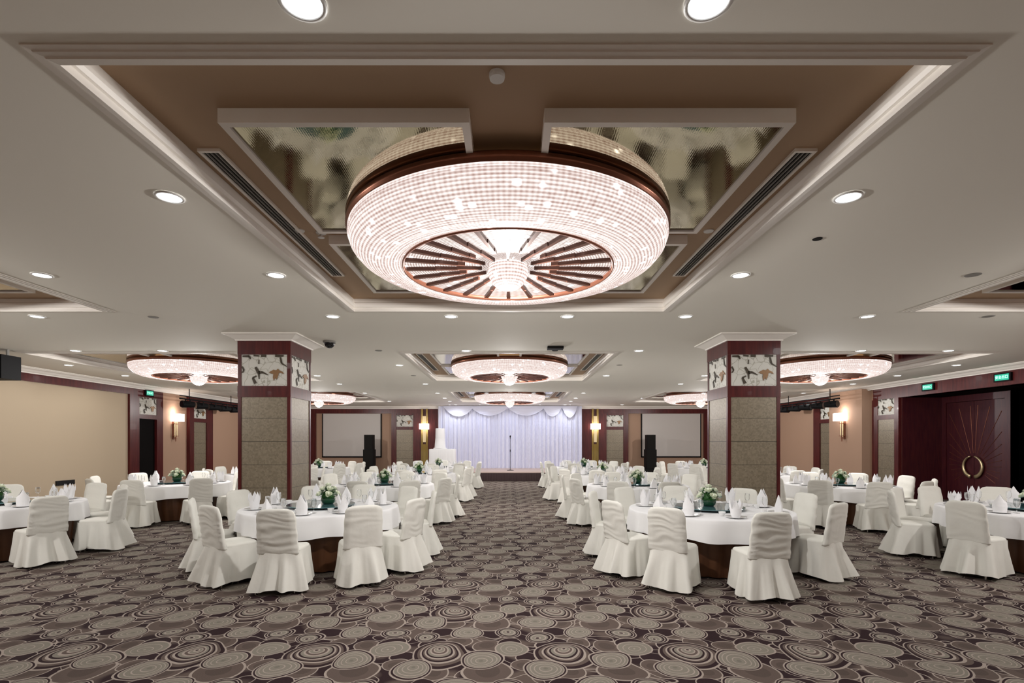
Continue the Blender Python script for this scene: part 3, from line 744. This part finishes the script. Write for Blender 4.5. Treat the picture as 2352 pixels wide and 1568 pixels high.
puck('unlit_downlight', .9, 10.1, .06, 'small dark fitting beneath the black ceiling box', 'ceiling fitting', M['slot'])
puck('smoke_detector', -.05, 2.72, .042, 'round white smoke detector in front of the big chandelier', 'smoke detector', M['metalw'], ZR, .03)
puck('ceiling_disc', -1.92, 4.73, .045, 'small pale disc in the coffer, left of the big chandelier', 'ceiling fitting', M['metalw'], ZR, .01)
puck('ceiling_disc', 1.85, 4.74, .045, 'small pale disc in the coffer, right of the big chandelier', 'ceiling fitting', M['metalw'], ZR, .01)
sp = empty('sprinkler_head', 'white sprinkler head left of the big chandelier', 'sprinkler', (-1.74, 4.78, ZR))
MB().lathe([(0,0),(.05,0),(.045,-.01),(.012,-.015),(.012,-.04),(.03,-.045),(.03,-.05),(0,-.05)], 16).build('sprinkler_body', M['metalw'], sp, True)
dc = empty('dome_camera', 'black dome security camera beside the left column', 'security camera', (-3.20, 9.15, ZC))
MB().lathe([(0,0),(.11,0),(.11,-.035),(0,-.035)], 24).build('housing', M['grey'], dc)
MB().lathe([(.09,-.035),(.088,-.06),(.07,-.10),(.04,-.122),(0,-.13)], 24).build('dome', M['blackgloss'], dc, True)
bx = empty('ceiling_box', 'flat black box fixed to the ceiling before the second chandelier', 'ceiling fitting', (.87, 9.7, ZC))
MB().box(-.15, .15, -.10, .10, -.05, 0).build('box_body', M['black'], bx); MB().box(-.13, .13, -.104, -.10, -.04, -.012).build('grille', M['slot'], bx)

# chair ------------------------------------------------------------------
def rr_pt(a, hw, hd, p):
    c, s = cos(a), sin(a)
    q = (abs(c)/hw)**p + (abs(s)/hd)**p
    q = q**(-1/p); return q*c, q*s
def chair_meshes(seed):
    rn = random.Random(seed); out = {}
    # back cover
    n = 64; rs = []
    z0, z1 = .44, .955; K = 34
    ph = [rn.uniform(0, 6.28) for _ in range(6)]; sag = rn.uniform(-1.6, 1.8); amp = rn.uniform(.0025, .0085); fz = rn.uniform(30, 58); tilt = rn.uniform(-1, 1)
    for k in range(K+1):
        u = k/K; z = z0+(z1-z0)*u
        hw = .231-.014*u; ht = .034-.008*u
        rc = .09; t = z-(z1-rc)
        if t > 0: hw = hw-rc+sqrt(max(0, rc*rc-t*t))*1.0
        if z1-z < .03: ht *= sqrt(max(.02, 1-(1-(z1-z)/.03)**2))
        yc = -.215-.075*u
        r = []
        for j in range(n):
            x, y = rr_pt(2*pi*j/n, max(hw, .02), ht, 5)
            if y < -.002:
                xx = x/.22
                phs = (z*fz+sag*xx*xx*2.4+tilt*xx*2.4+ph[0]+1.3*sin(z*17+xx*1.5+ph[1])+.9*sin(xx*3+z*9+ph[2]))
                env = sin(min(1, (z1-z)/.12)*pi/2)*(1-.15*u)
                wv = (max(0, sin(phs))**1.5)*(.6+.5*sin(z*11+xx*2.2+ph[5]))+.45*sin(phs*1.9+xx*1.1+ph[2])
                y -= amp*1.3*wv*env
            elif y > .002:
                y += amp*.35*sin(z*38+x*5*sag+ph[3])
            x *= 1+.012*sin(z*40+ph[4])
            r.append((x, y+yc, z))
        rs.append(r)
    m = MB().rings(rs, True, False)
    c = len(m.v); m.v.append((0, -.29, z1+.001)); b0 = c-n
    for j in range(n): m.f.append((b0+j, b0+(j+1) % n, c))
    out['back_cover'] = m.mesh('back_cover', M['chair'], True)
    # seat
    rs = []
    for q, z in ((.96,.445),(1.0,.452),(1.005,.465),(.985,.482),(.93,.492),(.7,.497),(.35,.50)):
        r = []
        for j in range(n):
            x, y = rr_pt(2*pi*j/n, .225*q, .22*q, 5); r.append((x, y, z+.003*sin(x*30+ph[5])*(q < .95)))
        rs.append(r)
    m = MB().rings(rs, False, True); out['seat_cover'] = m.mesh('seat_cover', M['chair'], True)
    # skirt
    rs = []; nn = 144; J = 12
    nf = rn.choice((8, 9, 10)); pa = rn.uniform(0, 6.28); pb = rn.uniform(0, 6.28); hem = rn.uniform(0, 6.28)
    for k in range(J+1):
        u = k/J; r = []
        for j in range(nn):
            a = 2*pi*j/nn
            x, y = rr_pt(a, .226, .235, 6)
            if y < 0: y -= .015
            L_ = sqrt(x*x+y*y); nx, ny = x/L_, y/L_
            back = max(0, -sin(a)); fr = max(0, sin(a)); side = abs(cos(a))
            flare = (.11*back+.045*side+.025*fr)*u**1.15
            fs = sin(a*nf+pa+1.1*sin(a*2+pb)); fold = (fs*abs(fs)**.4*(.75+.35*sin(a*3+pb))+.12*sin(a*nf*1.7+pb))*(.006+.056*u)*(0.22+.78*back+.35*side)*min(1, u*3+.1)
            d = flare+fold
            z = .462-(.462-.047-.018*sin(a*3+hem)-.01*sin(a*nf+pa))*u
            r.append((x+nx*d*.9, y+ny*d*1.1, z))
        rs.append(r)
    out['skirt'] = MB().rings(rs).mesh('skirt', M['chair'], True)
    return out
variants = [chair_meshes(s) for s in range(11, 21)]
def make_chair(label):
    c = empty('covered_chair', label, 'chair', (0,0,0), 0, 'ivory covered banquet chairs')
    for nme in ('back_cover', 'seat_cover', 'skirt'):
        o = bpy.data.objects.new(nme, variants[0][nme]); COL.objects.link(o); o.parent = c
    for sx in (-.19, .19):
        for sy in (-.24, .18): MB().tube((sx,sy,0), (sx,sy*.92,.44), .011, .012, 8).build('leg', M['steel'], c)
    return c
chair_p = None; chair_n = 0
def place_chair(x, y, rz, label, var=None):
    global chair_p, chair_n
    v = variants[(chair_n*7) % 10 if var is None else var]; chair_n += 1
    if chair_p is None:
        chair_p = make_chair(label); chair_p.location = (x,y,0); chair_p.rotation_euler = (0,0,rz); return
    dup(chair_p, (x,y,0), rz, label, meshes=v)

# table and settings -----------------------------------------------------
TR = 1.08; TZ = .765
def cloth_mesh(seed):
    rn = random.Random(seed); ph = [rn.uniform(0, 6.28) for _ in range(5)]
    n = 180; prof_ = [(0.001,0,0),(.5,0,0),(1.0,0,0),(TR-.01,0,0),(TR,.004,.0),(TR+.008,.02,.2),(TR+.014,.06,.4),(TR+.02,.12,.6),(TR+.026,.19,.85),(TR+.03,.27,1.0)]
    rs = []
    for r0, d, f in prof_:
        r = []
        for j in range(n):
            a = 2*pi*j/n
            k = (.016*sin(a*19+ph[0]+sin(a*3))+.012*sin(a*11+ph[1])+.01*sin(a*5+ph[2]))*f
            dd = d*(1+.07*sin(a*4+ph[3])+.03*sin(a*9+ph[4]))
            r.append(((r0+k)*cos(a), (r0+k)*sin(a), TZ-dd))
        rs.append(r)
    return MB().rings(rs).mesh('tablecloth', M['cloth'], True)
cloths = [cloth_mesh(s) for s in (1,2,3)]
def build_table(label, loc):
    t = empty('round_table', label, 'table', loc, 0, 'round banquet tables')
    MB().lathe([(0,.735),(TR-.02,.735),(TR-.02,.758),(0,.758)], 64).build('tabletop', M['brownskirt'], t)
    rs = []
    for z, r0, f in ((.735,.93,.3),(.4,.90,.7),(.02,.86,1)):
        rs.append([((r0+.018*f*sin(j*pi*2/180*30))*cos(2*pi*j/180), (r0+.018*f*sin(j*2*pi/180*30))*sin(2*pi*j/180), z) for j in range(180)])
    MB().rings(rs).build('table_skirt', M['brownskirt'], t, True)
    return t
def napkin_meshes():
    res = []
    # bishop's mitre: two overlapping pointed leaves
    m = MB(); n = 24
    rs = []
    for z, r, p in ((0,.062,0),(.08,.070,0),(.13,.064,.0)):
        rs.append([(r*1.1*cos(2*pi*j/n), r*.75*sin(2*pi*j/n), z) for j in range(n)])
    top = []
    for j in range(n):
        a = 2*pi*j/n; pk = abs(sin(a))**1.2
        top.append((.058*cos(a)*(1-.75*pk), .045*sin(a)*(1-.3*pk), .13+.105*pk))
    rs.append(top); m.rings(rs, True, False); res.append(m.mesh('napkin', M['napkin'], False))
    # crown of points
    m = MB(); n = 40; rs = []
    for z, r in ((0,.045),(.03,.060),(.10,.068)): rs.append([(r*cos(2*pi*j/n), r*sin(2*pi*j/n), z) for j in range(n)])
    rs.append([((.07+.012*abs(((j*5/n) % 1)-.5)*2)*cos(2*pi*j/n), (.07+.012*abs(((j*5/n) % 1)-.5)*2)*sin(2*pi*j/n), .12+.10*(1-2*abs(((j*5/n) % 1)-.5))) for j in range(n)])
    m.rings(rs, True, False); res.append(m.mesh('napkin', M['napkin'], False))
    # single tent
    m = MB(); m.rings([[(.09*cos(2*pi*j/4+pi/4), .06*sin(2*pi*j/4+pi/4), 0) for j in range(4)], [(.078*cos(2*pi*j/4+pi/4), .055*sin(2*pi*j/4+pi/4), .08) for j in range(4)], [(.006*cos(2*pi*j/4), .004*sin(2*pi*j/4), .20) for j in range(4)]], True, True)
    res.append(m.mesh('napkin', M['napkin'], False))
    return res
naps = napkin_meshes()
plate_me = MB().lathe([(0,0),(.07,0),(.08,.004),(.128,.016),(.130,.019),(.08,.009),(0,.007)], 36).mesh('plate', M['china'], True)
glass_me = MB().lathe([(0,0),(.032,0),(.033,.003),(.006,.008),(.005,.07),(.02,.085),(.034,.115),(.036,.15),(.031,.19),(.029,.19),(.034,.15),(.032,.117),(.018,.09),(0,.084)], 20).mesh('wine_glass', M['glass'], True)
cup_me = MB().lathe([(0,0),(.022,0),(.03,.01),(.042,.045),(.044,.055),(.041,.055),(.028,.012),(0,.006)], 20).mesh('cup', M['china'], True)
def small(name, me, loc, rz, label, cat, group):
    o = bpy.data.objects.new(name, me); COL.objects.link(o); o.location = loc; o.rotation_euler = (0,0,rz); return tag(o, label, cat, group)
def turntable(label, loc):
    t = empty('turntable', label, 'turntable', loc, 0, 'round glass turntables')
    MB().lathe([(0,.028),(.47,.028),(.475,.034),(.47,.040),(0,.040)], 64).build('glass_top', M['teal'], t)
    MB().lathe([(0,0),(.16,0),(.16,.028),(0,.028)], 32).build('base', M['grey'], t)
    return t
def rose_mesh():
    m = MB(); rn = random.Random(5)
    for layer, (r, h, n) in enumerate(((.036,.034,14),(.028,.042,12),(.018,.046,10))):
        rs = []
        for u in (0,.3,.6,.85,1):
            rr_ = r*(.35+.75*sin(min(1, u*1.15)*pi/2))*(1+.12*(u == 1))
            rs.append([(rr_*(1+.16*sin(j*2*pi/n*3+layer))*cos(2*pi*j/n), rr_*(1+.16*sin(j*2*pi/n*3+layer))*sin(2*pi*j/n), h*u-.01+.005*sin(j*2.1)) for j in range(n)])
        m.rings(rs, True, False)
    m.lathe([(.014,.02),(.012,.044),(.004,.048)], 8, cap1=True)
    return m.mesh('rose', M['rose'], True)
rose_me = rose_mesh()
def flowers(label, loc):
    f = empty('flower_arrangement', label, 'flower arrangement', loc, 0, 'white rose centrepieces')
    MB().lathe([(0,0),(.085,0),(.115,.03),(.128,.075),(.125,.105),(.118,.105),(.118,.08),(0,.07)], 36).build('bowl', M['bowl'], f, True)
    rn = random.Random(9); m = MB()
    for k in range(230):
        a = rn.uniform(0, 6.28); el = rn.uniform(.05, 1.5); R = rn.uniform(.09, .175)
        x, y, z = R*cos(el)*cos(a), R*cos(el)*sin(a), .10+R*sin(el)*1.15
        b_ = rn.uniform(0, 6.28); L_ = rn.uniform(.03, .055); wd = L_*.35; tl = rn.uniform(-.6, .8)
        d = (cos(b_)*cos(tl), sin(b_)*cos(tl), sin(tl)); s_ = (-sin(b_), cos(b_), rn.uniform(-.4,.4))
        n = len(m.v)
        m.v += [(x,y,z), (x+d[0]*L_*.5+s_[0]*wd, y+d[1]*L_*.5+s_[1]*wd, z+d[2]*L_*.5+s_[2]*wd), (x+d[0]*L_, y+d[1]*L_, z+d[2]*L_), (x+d[0]*L_*.5-s_[0]*wd, y+d[1]*L_*.5-s_[1]*wd, z+d[2]*L_*.5-s_[2]*wd)]
        m.f.append((n,n+1,n+2,n+3))
    m.lathe([(.11,.09),(.12,.13),(.09,.19),(.04,.23),(.005,.24)], 14)
    m.build('foliage', M['leaf'], f, False, fix=False)
    spots = [(0,0,.30)]+[(.10*cos(a), .10*sin(a), .245) for a in (0.4,2.2,3.9,5.3)]+[(.165*cos(a), .165*sin(a), .165) for a in (0.0,1.3,2.7,3.9,5.1)]
    for x, y, z in spots:
        o = bpy.data.objects.new('rose', rose_me); COL.objects.link(o); o.parent = f; o.location = (x,y,z)
        l = sqrt(x*x+y*y)*5.0; o.rotation_euler = (-y*5.0, x*5.0, 0) if l else (0,0,0); o.scale = (1.4,1.4,1.2)
    return f
T = [  # x, y, chair angles (0 = camera side, positive to the right), name, detail
 (-2.72,7.45,(-111,(-67,1.33),(-30,1.33),(4.6,1.44),(38,1.44,-8),(66,1.35),106,140,174,(-155,1.2)),'front left aisle table',1,.10),
 (2.80,7.2,(-111,(-67,1.33),(-37,1.38),(0,1.44),(60,1.28,-26),103,(138,1.18),178,-146),'front right aisle table',1),
 (-7.80,7.80,(-100,-64,-28,10,64,105,172,-140,140),'front left outer table',1),
 (7.30,7.12,(-68,-118,-8,32,68,104,150,-175,-150+8),'front right outer table',1),
 (-2.78,11.45,None,'second row left aisle table',0),(2.80,11.25,None,'second row right aisle table',0),
 (-7.60,11.75,(-118,-76,5,48,84,120,155,-165,-36),'second row left outer table',0),(7.25,11.25,(-45,-10,28,62,98,135,170,-150,-110,-78),'second row right outer table',0),
 (-2.72,15.4,None,'third row left aisle table',0),(2.75,15.2,None,'third row right aisle table',0),
 (-7.3,15.4,None,'third row left outer table',0),(7.35,15.2,None,'third row right outer table',0),
 (-2.70,19.4,None,'last row left aisle table',0),(2.80,19.4,None,'last row right aisle table',0),
 (-7.0,18.8,None,'last row left outer table',0),(7.1,18.8,None,'last row right outer table',0)]
t0 = tt0 = f0 = None
rn = random.Random(21)
for ti, (tx, ty, angs, tn_, det, *fo) in enumerate(T):
    fx = fo[0] if fo else 0
    if angs is None:
        o_ = rn.uniform(-9, 9)+18*(ti % 2); angs = [((i*36+o_+rn.uniform(-3, 3)+180) % 360)-180 for i in range(10)]
    lb = 'round banquet table under white cloth, the %s' % tn_
    if t0 is None: t0 = build_table(lb, (tx,ty,0))
    else: dup(t0, (tx,ty,0), 0, lb)
    small('tablecloth', cloths[ti % 3], (tx,ty,0), ti*1.3, 'white cloth with wavy hem over the %s' % tn_, 'tablecloth', 'white round tablecloths')
    z = TZ+.001
    lb = 'teal glass turntable in the middle of the %s' % tn_
    if tt0 is None: tt0 = turntable(lb, (tx,ty,z))
    else: dup(tt0, (tx,ty,z), 0, lb)
    lb = 'white roses in a green bowl on the %s' % tn_
    if f0 is None: f0 = flowers(lb, (tx+fx,ty,z+.041)); f0.scale = (.78,.78,.86)
    else: dup(f0, (tx+fx,ty,z+.041), ti*2.1, lb)
    RAD = {a[0]: a[1] for a in angs if isinstance(a, tuple)}; ROT = {a[0]: radians(a[2]) for a in angs if isinstance(a, tuple) and len(a) > 2}; angs = [a[0] if isinstance(a, tuple) else a for a in angs]
    A = sorted(angs, key=lambda a: abs(a)); near = A[0]; far = A[-1] if len(angs) == 10 else None
    rest = [a for a in angs if a not in (near, far)]
    Rr = sorted([a for a in rest if a > near]); Ll = sorted([a for a in rest if a < near], reverse=True)
    nm = {near: 'nearest the camera'}
    if far is not None: nm[far] = 'farthest from the camera'
    for sd, lst in (('right', Rr), ('left', Ll)):
        words_ = {1:['%s end'],2:['%s end, nearer','%s end, farther'],3:['near side, %s half','%s end','far side, %s half'],4:['near side, %s half','%s end, nearer','%s end, farther','far side, %s half'],
                  5:['near side, %s half','%s end, nearer','%s end, farther','far side, outer %s','far side, inner %s'],6:['near side, inner %s','near side, outer %s','%s end, nearer','%s end, farther','far side, outer %s','far side, inner %s']}[len(lst)] if lst else []
        for a, w_ in zip(lst, words_): nm[a] = w_ % sd
    for ai, a in enumerate(angs):
        r_ = radians(a); R = RAD.get(a, 1.34+rn.uniform(-.02, .03))
        place_chair(tx+R*sin(r_), ty-R*cos(r_), r_+rn.uniform(-.06, .06)+ROT.get(a, 0), 'ivory covered chair at the %s, %s' % (tn_, nm[a]))
        P = lambda rad, off: (tx+rad*sin(r_)+off*cos(r_), ty-rad*cos(r_)+off*sin(r_))
        px, py = P(.87, 0); small('plate', plate_me, (px,py,z), 0, 'white plate on the %s, %s' % (tn_, nm[a]), 'plate', 'white dinner plates')
        nk = naps[(ai+ti) % 3 if det else (ai*2+ti) % 3]
        small('napkin', nk, (px,py,z+.008), r_+rn.uniform(-.4, .4), 'folded white napkin on the %s, %s' % (tn_, nm[a]), 'napkin', 'folded standing napkins').scale = (1.0, 1.0, rn.uniform(.95, 1.15))
        px, py = P(.70, .10); small('wine_glass', glass_me, (px,py,z), 0, 'clear stemmed glass on the %s, %s' % (tn_, nm[a]), 'glass', 'stemmed glasses')
        if det:
            px, py = P(.70, -.10); small('cup', cup_me, (px,py,z), 0, 'small white cup on the %s, %s' % (tn_, nm[a]), 'cup', 'small white cups')

# stage wash: the row of spotlights recessed over the backdrop
for i, x in enumerate((-2.9,-1.45,0,1.45,2.9)):
    o = empty('stage_downlight', 'cool recessed spotlight over the stage backdrop, %s of five' % ['leftmost','second from left','middle','second from right','rightmost'][i], 'downlight', (x, 24.75, ZC), 0, 'cool spotlights over the stage')
    MB().lathe([(.07,-.001),(.07,-.008),(.055,-.01),(.05,-.003)], 20).build('trim_ring', M['metalw'], o, True)
    MB().lathe([(0,-.005),(.05,-.005),(.05,-.001),(0,-.001)], 20).build('lamp', M['lampon'], o)
    ld = bpy.data.lights.new('stage_beam', 'SPOT'); ld.energy = 28; ld.spot_size = radians(150); ld.spot_blend = .8; ld.shadow_soft_size = .08; ld.color = (.72,.80,1)
    lo = bpy.data.objects.new('stage_beam', ld); COL.objects.link(lo); lo.parent = o; lo.location = (0,0,-.03)
